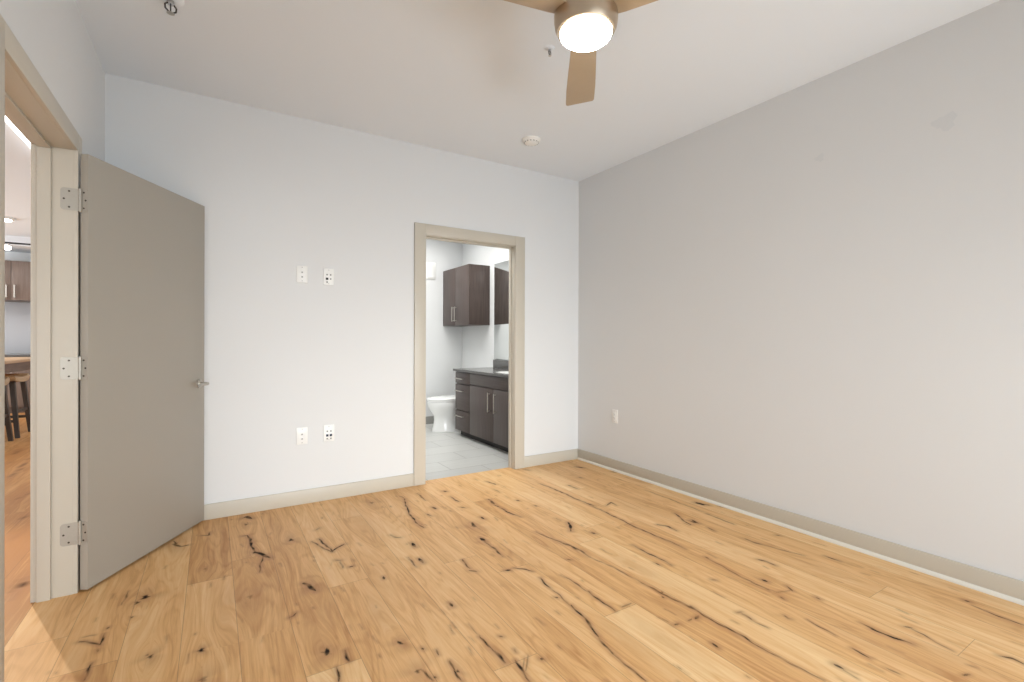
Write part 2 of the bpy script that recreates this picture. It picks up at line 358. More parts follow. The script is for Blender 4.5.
def build_floor():
    rs = np.random.RandomState(3)
    fine = 0.004
    xs_f = np.arange(round((-0.7 - PX0) / PW * 47), round((3.11 - PX0) / PW * 47) + 1) * (PW / 47) + PX0     # plank seams fall on grid lines
    k0 = int(math.floor((HXL - PX0) / PW))
    xs_c = np.concatenate([PX0 + PW * np.arange(k0, -16), np.arange(-16 * 6, round((-0.7 - PX0) / PW * 6)) * (PW / 6) + PX0])
    xs = np.unique(np.round(np.concatenate([xs_c, xs_f]), 5))
    ys_f = np.arange(0.45, 3.80, fine)
    ys = np.concatenate([np.arange(YN, 0.45, 0.04), ys_f, np.arange(3.80, HYB + 0.05, 0.05)])
    nx, ny = len(xs), len(ys)
    X, Y = np.meshgrid(xs, ys)                         # [ny, nx]
    dark = np.zeros_like(X); stain = np.zeros_like(X); gx = X.copy()
    def window(cx0, cx1, cy0, cy1, pad):
        i0, i1 = np.searchsorted(xs, [cx0 - pad, cx1 + pad]); j0, j1 = np.searchsorted(ys, [cy0 - pad, cy1 + pad])
        return slice(j0, j1), slice(i0, i1)
    def paint_line(P, hw, dk, st=0.35):
        P = np.array(P)
        pad = hw * 5 + 0.03
        sl = window(P[:, 0].min(), P[:, 0].max(), P[:, 1].min(), P[:, 1].max(), pad)
        x, y = X[sl], Y[sl]
        if x.size == 0: return
        best = np.full(x.shape, 9.0); tt = np.zeros(x.shape)
        seg = np.hypot(*(P[1:] - P[:-1]).T); tot = seg.sum() + 1e-9; acc = 0.0
        ph = P[0, 0] * 37 + P[0, 1] * 53
        wig = min(0.0035, tot * 0.05)
        xw = x + wig * (np.sin(y * 31 + x * 17 + ph) * 0.8 + np.sin(y * 83 - x * 47 + ph * 2) * 0.4)
        for k in range(len(P) - 1):
            a, b_ = P[k], P[k + 1]; d = b_ - a; l2 = (d * d).sum() + 1e-12
            t = np.clip(((xw - a[0]) * d[0] + (y - a[1]) * d[1]) / l2, 0, 1)
            dist = np.hypot(xw - a[0] - t * d[0], y - a[1] - t * d[1])
            c_ = dist < best
            best = np.where(c_, dist, best); tt = np.where(c_, (acc + t * seg[k]) / tot, tt)
            acc += seg[k]
        taper = 0.30 + 0.85 * np.sin(np.clip(tt, 0, 1) * PI) ** 0.8 + 0.35 * np.sin(tt * tot * 53 + ph) * np.sin(tt * tot * 22 + ph * 2)
        broken = np.clip(0.80 + 0.45 * np.sin(tt * tot * 63 + ph * 3) * np.sin(tt * tot * 29 + ph), 0.35, 1)
        m_ = np.clip((hw * taper + 0.0016 - best) / 0.0034, 0, 1) * dk * broken
        dark[sl] = np.maximum(dark[sl], m_)
        s_ = np.exp(-(best / (hw * 2.5 + 0.007)) ** 2) * min(1.0, st * 2.0) * dk
        stain[sl] = np.maximum(stain[sl], s_)
    def paint_knot(cx, cy, r, dk, halo, along=1.5):
        R = r * halo
        sl = window(cx, cx, cy, cy, max(R * 4, 0.3))
        x, y = X[sl], Y[sl]
        if x.size == 0: return
        ang = np.arctan2(y - cy, x - cx)
        wob = 1 + 0.25 * np.sin(3 * ang + cx * 40) + 0.15 * np.sin(5 * ang + cy * 70)
        q = np.hypot((x - cx), (y - cy) / along) / wob
        dark[sl] = np.maximum(dark[sl], np.clip((r - q) / (r * 0.5 + 0.002), 0, 1) * dk)
        stain[sl] = np.maximum(stain[sl], np.exp(-(q / R) ** 2) * 0.6 * (0.4 + 0.6 * dk))
        sx, sy = max(R * 1.3, 0.035), max(R * 3.2, 0.10)
        g = np.exp(-((x - cx) / sx) ** 2 - ((y - cy) / sy) ** 2)
        gx[sl] -= (x - cx) * g * 0.75 + np.sign(x - cx) * g * 0.02
    for pts, w, dk in CRACKS:
        W_ = [on_floor(*q) for q in pts]
        t = sum(q[2] for q in W_) / len(W_)
        paint_line([q[:2] for q in W_], w * t / F_PX * 0.8, dk)
    for (cx, cy), r, dk, halo in KNOTS:
        q = on_floor(cx, cy)
        paint_knot(q[0], q[1], r * q[2] / F_PX, dk, halo)
    for k in range(420):                                # small checks and pin knots between them
        cx, cy = rs.uniform(-0.6, 3.05), rs.uniform(0.5, 3.7)
        l = rs.uniform(0.008, 0.06); a = rs.normal(0, 0.12)
        paint_line([(cx, cy), (cx + a * l, cy + l)], rs.uniform(0.0004, 0.0018), rs.uniform(0.08, 0.5) ** 1.2, 0.6)
    for k in range(70):                                 # wide grain figure
        cx, cy = rs.uniform(-0.7, 3.05), rs.uniform(0.5, 3.7)
        s = rs.uniform(0.03, 0.07); sl = window(cx, cx, cy, cy, 0.45)
        x, y = X[sl], Y[sl]
        g = np.exp(-((x - cx) / s) ** 2 - ((y - cy) / (s * 4)) ** 2)
        gx[sl] -= (x - cx) * g * 0.8
        stain[sl] = np.maximum(stain[sl], g * rs.uniform(0.0, 0.22))
    for k in range(60):                                 # the hall boards
        cx, cy = rs.uniform(-2.8, -0.75), rs.uniform(2, 9)
        stl = rs.uniform(0.05, 0.3)
        paint_line([(cx, cy), (cx + rs.normal(0, .02), cy + stl)], 0.012, rs.uniform(0.1, 0.5), 0.7)
    co = np.stack([X, Y, np.zeros_like(X)], -1).reshape(-1, 3).astype(np.float32)
    # faces: bedroom strip plus living space (nothing under the bathroom)
    xc, yc = (xs[:-1] + xs[1:]) / 2, (ys[:-1] + ys[1:]) / 2
    XC, YC = np.meshgrid(xc, yc)
    keep = (YC < YB + TB) | (XC < XL - 0.06)
    jj, ii = np.nonzero(keep)
    a = jj * nx + ii
    quads = np.stack([a, a + 1, a + nx + 1, a + nx], 1).astype(np.int32)
    # plank of every face
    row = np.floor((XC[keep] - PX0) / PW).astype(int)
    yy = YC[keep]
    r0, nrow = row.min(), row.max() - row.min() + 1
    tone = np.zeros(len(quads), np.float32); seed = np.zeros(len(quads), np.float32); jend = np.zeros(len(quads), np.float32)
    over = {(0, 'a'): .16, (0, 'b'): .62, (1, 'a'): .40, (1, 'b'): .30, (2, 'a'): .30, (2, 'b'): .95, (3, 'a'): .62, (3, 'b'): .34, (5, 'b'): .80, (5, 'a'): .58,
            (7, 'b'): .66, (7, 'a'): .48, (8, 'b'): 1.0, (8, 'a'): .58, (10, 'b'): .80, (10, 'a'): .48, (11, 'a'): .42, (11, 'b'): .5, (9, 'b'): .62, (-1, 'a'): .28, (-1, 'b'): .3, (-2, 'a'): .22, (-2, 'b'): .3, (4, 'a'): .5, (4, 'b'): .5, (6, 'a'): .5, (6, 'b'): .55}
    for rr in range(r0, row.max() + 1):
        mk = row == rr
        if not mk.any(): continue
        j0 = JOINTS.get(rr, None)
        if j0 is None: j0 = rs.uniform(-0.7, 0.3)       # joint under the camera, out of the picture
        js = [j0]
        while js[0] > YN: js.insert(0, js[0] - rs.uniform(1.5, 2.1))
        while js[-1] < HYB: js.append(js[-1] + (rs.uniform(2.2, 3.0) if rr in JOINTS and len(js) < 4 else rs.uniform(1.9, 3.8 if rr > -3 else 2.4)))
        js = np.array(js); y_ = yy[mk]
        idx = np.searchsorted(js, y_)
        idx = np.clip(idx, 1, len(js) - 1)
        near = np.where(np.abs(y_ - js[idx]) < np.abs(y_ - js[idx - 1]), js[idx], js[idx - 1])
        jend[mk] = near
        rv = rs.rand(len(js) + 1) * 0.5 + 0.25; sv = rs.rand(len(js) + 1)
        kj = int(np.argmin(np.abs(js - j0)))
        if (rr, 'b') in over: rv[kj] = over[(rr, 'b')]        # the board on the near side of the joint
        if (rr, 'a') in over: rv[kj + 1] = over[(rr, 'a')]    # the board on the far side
        tone[mk] = 0.5 + (rv[idx] - 0.5) * 0.55 - (0.42 if rr < -3 else 0.0) + (0.10 if rr >= 10 else 0.0); seed[mk] = sv[idx] * 40  # right-hand rows lightened as painted window sheen; hall rows toned darker
    me = bpy.data.meshes.new('floor')
    me.vertices.add(len(co)); me.vertices.foreach_set('co', co.ravel())
    me.loops.add(len(quads) * 4); me.loops.foreach_set('vertex_index', quads.ravel())
    me.polygons.add(len(quads)); me.polygons.foreach_set('loop_start', np.arange(0, len(quads) * 4, 4, dtype=np.int32))
    me.update(calc_edges=True)
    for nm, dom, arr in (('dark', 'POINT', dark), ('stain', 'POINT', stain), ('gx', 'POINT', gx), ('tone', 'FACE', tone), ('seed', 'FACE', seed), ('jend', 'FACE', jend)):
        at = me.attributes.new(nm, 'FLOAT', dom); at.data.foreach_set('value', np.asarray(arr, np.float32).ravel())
    bm = bmesh.new(); bm.from_mesh(me)                  # drop the unused grid corners
    bmesh.ops.delete(bm, geom=[v for v in bm.verts if not v.link_faces], context='VERTS')
    bm.to_mesh(me); bm.free()
    # material
    m, nt, b = mat('rustic_oak_boards')
    L = nt.links.new
    def attr(n_):
        a_ = N(nt, 'ShaderNodeAttribute'); a_.attribute_name = n_; return a_.outputs['Fac']
    def mth(op, a_, b_=None, c_=None):
        n_ = N(nt, 'ShaderNodeMath', operation=op)
        for k, v in enumerate((a_, b_, c_)):
            if v is None: continue
            if isinstance(v, (int, float)): n_.inputs[k].default_value = v
            else: L(v, n_.inputs[k])
        return n_.outputs[0]
    geo = N(nt, 'ShaderNodeTexCoord'); sep = N(nt, 'ShaderNodeSeparateXYZ'); L(geo.outputs['Object'], sep.inputs[0])
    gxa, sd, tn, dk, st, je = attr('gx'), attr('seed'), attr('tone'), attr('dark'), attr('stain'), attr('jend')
    def vec(sx, sy):
        c_ = N(nt, 'ShaderNodeCombineXYZ'); L(mth('MULTIPLY', gxa, sx), c_.inputs[0]); L(mth('MULTIPLY', sep.outputs[1], sy), c_.inputs[1]); L(sd, c_.inputs[2])
        return c_.outputs[0]
    def noise(v, detail, rough=0.6, dist=0.0):
        n_ = N(nt, 'ShaderNodeTexNoise'); n_.inputs['Scale'].default_value = 1; n_.inputs['Detail'].default_value = detail
        n_.inputs['Roughness'].default_value = rough; n_.inputs['Distortion'].default_value = dist; L(v, n_.inputs['Vector']); return n_.outputs['Fac']
    fine_ = noise(vec(150, 7), 3)
    mid = noise(vec(34, 1.8), 4, 0.6, 0.4)
    broad = noise(vec(7, 0.9), 2, 0.5, 0.6)
    ring = mth('SINE', mth('MULTIPLY', mth('ADD', mth('MULTIPLY', broad, 26), mth('MULTIPLY', mid, 2.0)), 2.6))
    ring = mth('POWER', mth('MULTIPLY_ADD', ring, 0.5, 0.5), 3.0)
    r = N(nt, 'ShaderNodeValToRGB')
    cr = r.color_ramp
    cr.elements[0].position = 0.0; cr.elements[0].color = lin(WOOD[0])
    cr.elements[1].position = 1.0; cr.elements[1].color = lin(WOOD[2])
    e = cr.elements.new(0.5); e.color = lin(WOOD[1])
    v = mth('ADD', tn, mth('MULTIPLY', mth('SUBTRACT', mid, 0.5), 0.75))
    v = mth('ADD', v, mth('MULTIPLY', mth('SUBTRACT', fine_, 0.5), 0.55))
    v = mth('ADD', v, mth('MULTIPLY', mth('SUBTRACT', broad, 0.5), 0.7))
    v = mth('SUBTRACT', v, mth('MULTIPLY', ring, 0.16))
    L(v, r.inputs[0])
    def mix(fac, a_, colr):
        n_ = N(nt, 'ShaderNodeMix', data_type='RGBA', blend_type='MIX'); L(fac, n_.inputs[0]); L(a_, n_.inputs[6]); n_.inputs[7].default_value = lin(colr); return n_.outputs[2]
    c = mix(mth('MULTIPLY', st, 0.75), r.outputs[0], (142, 92, 58))
    # thin seams along the boards and at their ends
    fr_ = mth('FRACT', mth('DIVIDE', mth('SUBTRACT', sep.outputs[0], PX0), PW))
    dx = mth('MULTIPLY', mth('SUBTRACT', 0.5, mth('ABSOLUTE', mth('SUBTRACT', fr_, 0.5))), PW)
    dy = mth('ABSOLUTE', mth('SUBTRACT', sep.outputs[1], je))
    seam = mth('LESS_THAN', mth('MINIMUM', dx, dy), 0.0011)
    c = mix(mth('MULTIPLY', seam, 0.45), c, (104, 70, 44))
    c = mix(mth('MINIMUM', mth('MULTIPLY', dk, 1.15), 1.0), c, (34, 20, 11))
    L(c, b.inputs['Base Color'])
    L(mth('ADD', mth('MULTIPLY_ADD', fine_, 0.12, 0.40), mth('MULTIPLY', dk, 0.5)), b.inputs['Roughness'])
    b.inputs['Specular IOR Level'].default_value = 0.32
    bp = N(nt, 'ShaderNodeBump'); bp.inputs['Strength'].default_value = 0.25; bp.inputs['Distance'].default_value = 0.0008
    L(mth('SUBTRACT', mth('MULTIPLY', fine_, 0.5), mth('ADD', dk, seam)), bp.inputs['Height']); L(bp.outputs[0], b.inputs['Normal'])
    me.materials.append(m)
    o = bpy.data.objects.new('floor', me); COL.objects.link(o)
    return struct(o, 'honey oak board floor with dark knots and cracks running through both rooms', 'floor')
WOOD = [(184, 130, 75), (222, 175, 119), (240, 206, 155)]
build_floor()
# ------------------------------------------------------------------ room shell
XO = XL - TL                     # living-space face of the left wall
o = boxes('wall_left', [(XO, XL, YN - 0.12, DY0 - 0.02, 0, H), (XO, XL, DY1 + 0.02, HYB, 0, H), (XO, XL, DY0 - 0.02, DY1 + 0.02, DZ + 0.02, H)], M['wall'])
struct(o, 'pale grey wall with the entry doorway on the left', 'wall')
o = boxes('wall_back', [(XL, BX0 - 0.02, YB, YB + TB, 0, H), (BX1 + 0.02, XR, YB, YB + TB, 0, H), (BX0 - 0.02, BX1 + 0.02, YB, YB + TB, BZ + 0.02, H)], M['wall'])
struct(o, 'pale grey back wall with the bathroom doorway in it', 'wall')
o = boxes('wall_right', [(XR, XR + 0.12, YN - 0.12, BYB + 0.12, 0, H)], M['wall'])
struct(o, 'long blank pale grey wall on the right', 'wall')
wr = o
for (y, z, r_) in ((0.888, 2.255, 0.040), (1.465, 2.262, 0.022)):      # faint filler spots
    bm = B(); pts = []
    for i in range(18):
        a = 2 * PI * i / 18; rr = r_ * (1 + 0.25 * math.sin(3 * a + y) + 0.12 * math.sin(7 * a))
        pts.append((y + rr * math.cos(a) * 1.15, z + rr * math.sin(a)))
    loft(bm, [[(XR + 0.001, p, q) for p, q in pts], [(XR - 0.0006, p, q) for p, q in pts]])
    obj('filler_patch', bm, M['caulk'], wr)
WX0, WX1, WZ0, WZ1 = 0.0, 2.98, 0.12, 2.35
o = boxes('wall_near', [(XL, WX0, YN - 0.12, YN, 0, H), (WX1, XR, YN - 0.12, YN, 0, H), (WX0, WX1, YN - 0.12, YN, 0, WZ0), (WX0, WX1, YN - 0.12, YN, WZ1, H)], M['wall'])
struct(o, 'wall with the window behind the viewpoint', 'wall')
fr = boxes('window_1', [(WX0, WX1, YN - 0.10, YN - 0.04, WZ0, WZ0 + 0.05), (WX0, WX1, YN - 0.10, YN - 0.04, WZ1 - 0.05, WZ1), (WX0, WX0 + 0.05, YN - 0.10, YN - 0.04, WZ0, WZ1),
                        (WX1 - 0.05, WX1, YN - 0.10, YN - 0.04, WZ0, WZ1), (1.42, 1.48, YN - 0.10, YN - 0.04, WZ0, WZ1)], M['windowframe'])
struct(fr, 'wide white framed window behind the viewpoint', 'window')
boxes('pane', [(WX0 + 0.05, WX1 - 0.05, YN - 0.073, YN - 0.067, WZ0 + 0.05, WZ1 - 0.05)], M['glass'], fr)
o = boxes('ceiling', [(XO, XR + 0.12, YN - 0.12, BYB + 0.12, H, H + 0.1)], M['ceiling'])
struct(o, 'flat pale ceiling above the bedroom', 'ceiling')
# bathroom shell
o = boxes('floor_bathroom', [(BXL - 0.1, XR, YB + TB, BYB, -0.05, 0.0)], M['tile']); struct(o, 'pale grey tiled floor beyond the bathroom doorway', 'floor')
o = boxes('wall_bathroom_back', [(BXL - 0.1, XR, BYB, BYB + 0.1, 0, H)], M['wall']); struct(o, 'white bathroom wall behind the toilet', 'wall')
o = boxes('wall_bathroom_left', [(BXL - 0.1, BXL, YB + TB, BYB, 0, H)], M['wall']); struct(o, 'bathroom wall left of the doorway, out of view', 'wall')
bm = B(); box(bm, BXL, XR - 0.56, BYB - 0.012, BYB, 0, 0.105, 0.002); box(bm, XR - 0.56, XR, BYB - 0.012, BYB, 0, 0.105, 0.002); box(bm, XR - 0.012, XR, 5.42, BYB - 0.012, 0, 0.105, 0.002)
struct(obj('baseboard_bathroom', bm, M['grey_base']), 'grey tile skirting in the bathroom behind the toilet', 'baseboard')
# living space shell
def holed(name, axis, a0, a1, p0, p1, h0, h1, w0, w1):
    """wall slab with one window opening; axis 'x' = slab between x a0..a1 running along y p0..p1"""
    L_ = [(p0, h0, 0, H), (h1, p1, 0, H), (h0, h1, 0, w0), (h0, h1, w1, H)]
    return boxes(name, [((a0, a1, q[0], q[1], q[2], q[3]) if axis == 'x' else (q[0], q[1], a0, a1, q[2], q[3])) for q in L_], M['wall'])
o = holed('wall_living_left', 'x', HXL - 0.1, HXL, HYN - 0.1, HYB + 0.1, 6.1, 10.3, 0.25, 2.55); struct(o, 'far side wall of the living space', 'wall')
f_ = boxes('added_window_2', [(HXL - 0.08, HXL - 0.03, 6.1, 10.3, 0.25, 0.31), (HXL - 0.08, HXL - 0.03, 6.1, 10.3, 2.49, 2.55), (HXL - 0.08, HXL - 0.03, 6.1, 6.16, 0.31, 2.49), (HXL - 0.08, HXL - 0.03, 10.24, 10.3, 0.31, 2.49), (HXL - 0.08, HXL - 0.03, 8.17, 8.23, 0.31, 2.49)], M['windowframe'])  # unseen window added around the living space fill light
struct(f_, 'wide window added for the living space fill light, out of view', 'window'); boxes('pane', [(HXL - 0.058, HXL - 0.052, 6.16, 10.24, 0.31, 2.49)], M['glass'], f_)
o = holed('wall_living_near', 'y', HYN - 0.1, HYN, HXL, XO, -5.75, -1.05, 0.15, 1.95); struct(o, 'near end wall of the living space', 'wall')
f_ = boxes('added_window_3', [(-5.75, -1.05, HYN - 0.08, HYN - 0.03, 0.15, 0.21), (-5.75, -1.05, HYN - 0.08, HYN - 0.03, 1.89, 1.95), (-5.75, -5.69, HYN - 0.08, HYN - 0.03, 0.21, 1.89), (-1.11, -1.05, HYN - 0.08, HYN - 0.03, 0.21, 1.89), (-3.43, -3.37, HYN - 0.08, HYN - 0.03, 0.21, 1.89)], M['windowframe'])  # another added window, made to go with the hall fill light
struct(f_, 'wide window added for the hall fill light at the near end, out of view', 'window'); boxes('pane', [(-5.69, -1.11, HYN - 0.058, HYN - 0.052, 0.21, 1.89)], M['glass'], f_)
o = boxes('wall_living_back', [(HXL, XO, HYB, HYB + 0.1, 0, H)], M['wall']); struct(o, 'kitchen wall behind the cabinets', 'wall')
o = boxes('ceiling_living', [(HXL - 0.1, XO, HYN - 0.1, HYB + 0.1, H, H + 0.1)], M['ceiling']); struct(o, 'ceiling of the kitchen and living space beyond the doorway', 'ceiling')
o = boxes('trim_3', [(HXL, XO, 10.27, HYB, 2.60, H)], M['ceiling']); struct(o, 'dropped bulkhead above the kitchen cabinets', 'bulkhead')

# baseboards
def base(name, x0, x1, y0, y1, label, parent=None):
    bm = B(); box(bm, x0, x1, y0, y1, 0.0, 0.100, 0.003)
    return struct(obj(name, bm, M['trim']), label, 'baseboard')
bm = B(); box(bm, XL, BX0 - 0.10, YB - 0.014, YB, 0, 0.1, 0.003); box(bm, BX1 + 0.106, XR - 0.014, YB - 0.014, YB, 0, 0.1, 0.003)
struct(obj('baseboard_back', bm, M['trim']), 'greige baseboard along the back wall on both sides of the bathroom doorway', 'baseboard')
b_ = base('baseboard_right', XR - 0.014, XR, YN, YB, 'greige baseboard along the right wall with a pale shoe moulding')
bm = B()
prof = [(0, 0), (-0.013, 0), (-0.0125, 0.007), (-0.009, 0.013), (-0.004, 0.017), (0, 0.019)]
loft(bm, [[(XR - 0.014 + px, y, pz) for px, pz in prof] for y in (YN, YB - 0.014)])
obj('shoe_moulding', bm, M['shoe'], b_)['label'] = 'pale shoe moulding'
bm = B(); box(bm, XL, XL + 0.014, YN, DY0 - 0.09, 0, 0.1, 0.003); box(bm, XL, XL + 0.014, DY1 + 0.09, YB - 0.014, 0, 0.1, 0.003)
struct(obj('baseboard_left', bm, M['trim']), 'greige baseboard along the left wall behind the open door', 'baseboard')
bm = B(); box(bm, XL, XR, YN, YN + 0.014, 0, 0.1, 0.003)
struct(obj('baseboard_near', bm, M['trim']), 'greige baseboard under the window', 'baseboard')

# ------------------------------------------------------------------ doorway to the living space: frame and casing
CW = 0.082
def frame_x(name, label):
    bm = B()
    j = 0.02
    # lining of the opening (jambs and head), rebated with a stop
    box(bm, XO - 0.002, XL + 0.002, DY1, DY1 + j, 0, DZ + j, 0.001)
    box(bm, XO - 0.002, XL + 0.002, DY0 - j, DY0, 0, DZ + j, 0.001)
    box(bm, XO - 0.002, XL + 0.002, DY0, DY1, DZ, DZ + j, 0.001)
    sx0, sx1 = XO + 0.012, XL - 0.072
    box(bm, sx0, sx1, DY1 - 0.012, DY1, 0, DZ, 0.0015)
    box(bm, sx0, sx1, DY0, DY0 + 0.012, 0, DZ, 0.0015)
    box(bm, sx0, sx1, DY0 + 0.012, DY1 - 0.012, DZ - 0.012, DZ, 0.0015)
    o = obj(name, bm, M['trim']); struct(o, label, 'door frame')
    for nm, xa, xb in (('casing', XL, XL + 0.018), ('casing', XO - 0.010, XO)):
        bm = B()
        box(bm, xa, xb, DY1 + 0.001, DY1 + 0.001 + CW, 0, DZ + 0.001 + CW, 0.002)
        box(bm, xa, xb, DY0 - 0.001 - CW, DY0 - 0.001, 0, DZ + 0.001 + CW, 0.002)
        box(bm, xa, xb, DY0 - 0.001, DY1 + 0.001, DZ + 0.001, DZ + 0.001 + CW, 0.002)
        obj(nm, bm, M['trim'], o)
    return o
frame_x('trim_1', 'greige frame and casing of the entry doorway at the left edge')
# ------------------------------------------------------------------ doorway to the bathroom: frame and casing
bm = B()
box(bm, BX0 - 0.02, BX0, YB - 0.002, YB + TB + 0.002, 0, BZ + 0.02, 0.001)
box(bm, BX1, BX1 + 0.02, YB - 0.002, YB + TB + 0.002, 0, BZ + 0.02, 0.001)
box(bm, BX0, BX1, YB - 0.002, YB + TB + 0.002, BZ, BZ + 0.02, 0.001)
for a in ((BX0, BX0 + 0.010, 0, BZ), (BX1 - 0.010, BX1, 0, BZ), (BX0 + 0.010, BX1 - 0.010, BZ - 0.014, BZ)):
    box(bm, a[0], a[1], YB + 0.046, YB + TB + 0.001, a[2], a[3], 0.0015)      # stop
o = obj('trim_2', bm, M['trim']); struct(o, 'greige frame and casing of the bathroom doorway', 'door frame')
for ya, yb in ((YB - 0.018, YB), (YB + TB, YB + TB + 0.016)):
    bm = B()
    box(bm, BX0 - 0.004 - 0.096, BX0 - 0.004, ya, yb, 0, BZ + 0.09, 0.002)
    box(bm, BX1 + 0.004, BX1 + 0.004 + 0.102, ya, yb, 0, BZ + 0.09, 0.002)
    box(bm, BX0 - 0.004, BX1 + 0.004, ya, yb, BZ + 0.004, BZ + 0.09, 0.002)
    obj('casing', bm, M['trim'], o)

# ------------------------------------------------------------------ open door leaf (local x along the leaf from the hinge, y towards the viewpoint side)
DOOR_A = math.atan2(0.858, 0.514)
PIV = Vector((-0.519, 2.927, 0.0))
DWID, DTH, DH0, DH1 = 0.870, 0.035, 0.012, 2.020
def door_empty():
    bm = B(); box(bm, 0.006, DWID, -DTH, 0.0, DH0, DH1, 0.0015)
    o = obj('door_1', bm, M['door'])
    o.location = PIV; o.rotation_euler = (0, 0, DOOR_A)
    struct(o, 'flat greige door leaf standing open against the back wall', 'door')
    return o
door = door_empty()
# local +x = leaf direction; the visible hall face is at local y = -DTH
def lever(side):
    bm = B()
    s = -1 if side < 0 else 1
    y0 = -DTH if side < 0 else 0.0
    hx, hz = DWID - 0.056, 0.890
    cyl(bm, (hx, y0, hz), (hx, y0 + s * 0.008, hz), 0.028, 0.026, 32)
    cyl(bm, (hx, y0 + s * 0.008, hz), (hx, y0 + s * 0.014, hz), 0.020, 0.016, 24)
    tube(bm, [(hx, y0 + s * 0.010, hz), (hx, y0 + s * 0.048, hz), (hx - 0.006, y0 + s * 0.059, hz), (hx - 0.020, y0 + s * 0.063, hz), (hx - 0.070, y0 + s * 0.063, hz + 0.001), (hx - 0.112, y0 + s * 0.061, hz)],
         [0.010, 0.009, 0.009, 0.009, 0.008, 0.007], 14)
    return obj('door_handle', bm, M['nickel'], door)
h1 = lever(-1); lever(1)
bm = B(); box(bm, DWID - 0.001, DWID + 0.0015, -DTH + 0.006, -0.006, 0.83, 0.94, 0.0008)
obj('latch_plate', bm, M['nickel'], door)
for zc in (1.805, 1.034, 0.277):
    # hinge: pin at the pivot, one leaf on the door edge, one on the frame (the frame leaf in the leaf's own coordinates)
    bm = B()
    for k in range(5):
        z0 = zc - 0.051 + k * 0.0204
        cyl(bm, (0.0, -0.004, z0 + 0.0004), (0.0, -0.004, z0 + 0.0200), 0.0068, None, 16)
    cyl(bm, (0, -0.004, zc + 0.051), (0, -0.004, zc + 0.056), 0.005, 0.003, 12); cyl(bm, (0, -0.004, zc - 0.056), (0, -0.004, zc - 0.051), 0.003, 0.005, 12)
    # leaf on the door edge (plane local x = 0.003)
    lp = B()
    def leaf(bm_, plane, w):
        """rounded-corner plate: plane(a, b) -> point, a across from the pin, b up"""
        R_ = 0.014; pts = [(0.0, -0.0505), (w - R_, -0.0505)]
        for i in range(1, 7): t = -PI / 2 + i * PI / 12; pts.append((w - R_ + R_ * math.cos(t), -0.0505 + R_ + R_ * math.sin(t)))
        for i in range(0, 7): t = i * PI / 12; pts.append((w - R_ + R_ * math.cos(t), 0.0505 - R_ + R_ * math.sin(t)))
        pts.append((0.0, 0.0505))
        loft(bm_, [[plane(a, b2, 0.0) for a, b2 in pts], [plane(a, b2, 0.0022) for a, b2 in pts]])
    leaf(bm, lambda a, b2, d: (0.0058 - d, -a, zc + b2), 0.033)
    cs, sn = math.cos(-DOOR_A), math.sin(-DOOR_A)
    def on_jamb(a, b2, d):           # frame leaf lies on the far jamb: world y = DY1, x runs away from the room
        wx, wy = -0.519 - a - PIV.x, DY1 - d - PIV.y
        return (wx * cs - wy * sn, wx * sn + wy * cs, zc + b2)
    leaf(bm, on_jamb, 0.064)
    hg = obj('hinge', bm, M['hinge'], door)
    for a, b2 in ((0.034, 0.036), (0.052, 0.0), (0.034, -0.036)):
        bm = B(); p0, p1 = on_jamb(a, b2, 0.002), on_jamb(a, b2, 0.0032); cyl(bm, p0, p1, 0.0042, None, 12); obj('screw', bm, M['screw'], hg)
    for a, b2 in ((0.018, 0.036), (0.026, 0.0), (0.018, -0.036)):
        bm = B(); cyl(bm, (0.0040, -a, zc + b2), (0.0026, -a, zc + b2), 0.0042, None, 12); obj('screw', bm, M['screw'], hg)
# ------------------------------------------------------------------ ceiling fan
FX, FY = 1.243, 1.452
fan = thing('ceiling_fan', 'three bladed nickel ceiling fan with a lit round lamp, hanging from the ceiling', 'ceiling fan', (FX, FY, H))
bm = B(); lathe(bm, [(0, 0), (0.078, 0), (0.078, -0.02), (0.066, -0.045), (0.034, -0.055), (0.03, -0.06), (0, -0.06)]); obj('canopy', bm, M['fan'], fan)
bm = B(); cyl(bm, (0, 0, -0.055), (0, 0, -0.125), 0.024, None, 24); obj('downrod', bm, M['fan'], fan)
bm = B(); lathe(bm, [(0, -0.115), (0.055, -0.115), (0.092, -0.130), (0.118, -0.165), (0.126, -0.205), (0.126, -0.250), (0.122, -0.268), (0, -0.268)], seg=64); obj('motor_housing', bm, M['fan'], fan)
bm = B(); lathe(bm, [(0, -0.268), (0.121, -0.268), (0.124, -0.280), (0.124, -0.320), (0.120, -0.345), (0.112, -0.360), (0.102, -0.364), (0.0, -0.364)], seg=64); ring = obj('light_housing', bm, M['fan'], fan)
bm = B(); lathe(bm, [(0.0, -0.360), (0.099, -0.360), (0.102, -0.367), (0.098, -0.379), (0.082, -0.391), (0.055, -0.399), (0.027, -0.403), (0, -0.404)], seg=48); obj('lamp_glass', bm, M['lamp'], fan)['label'] = 'glowing white lamp bowl'
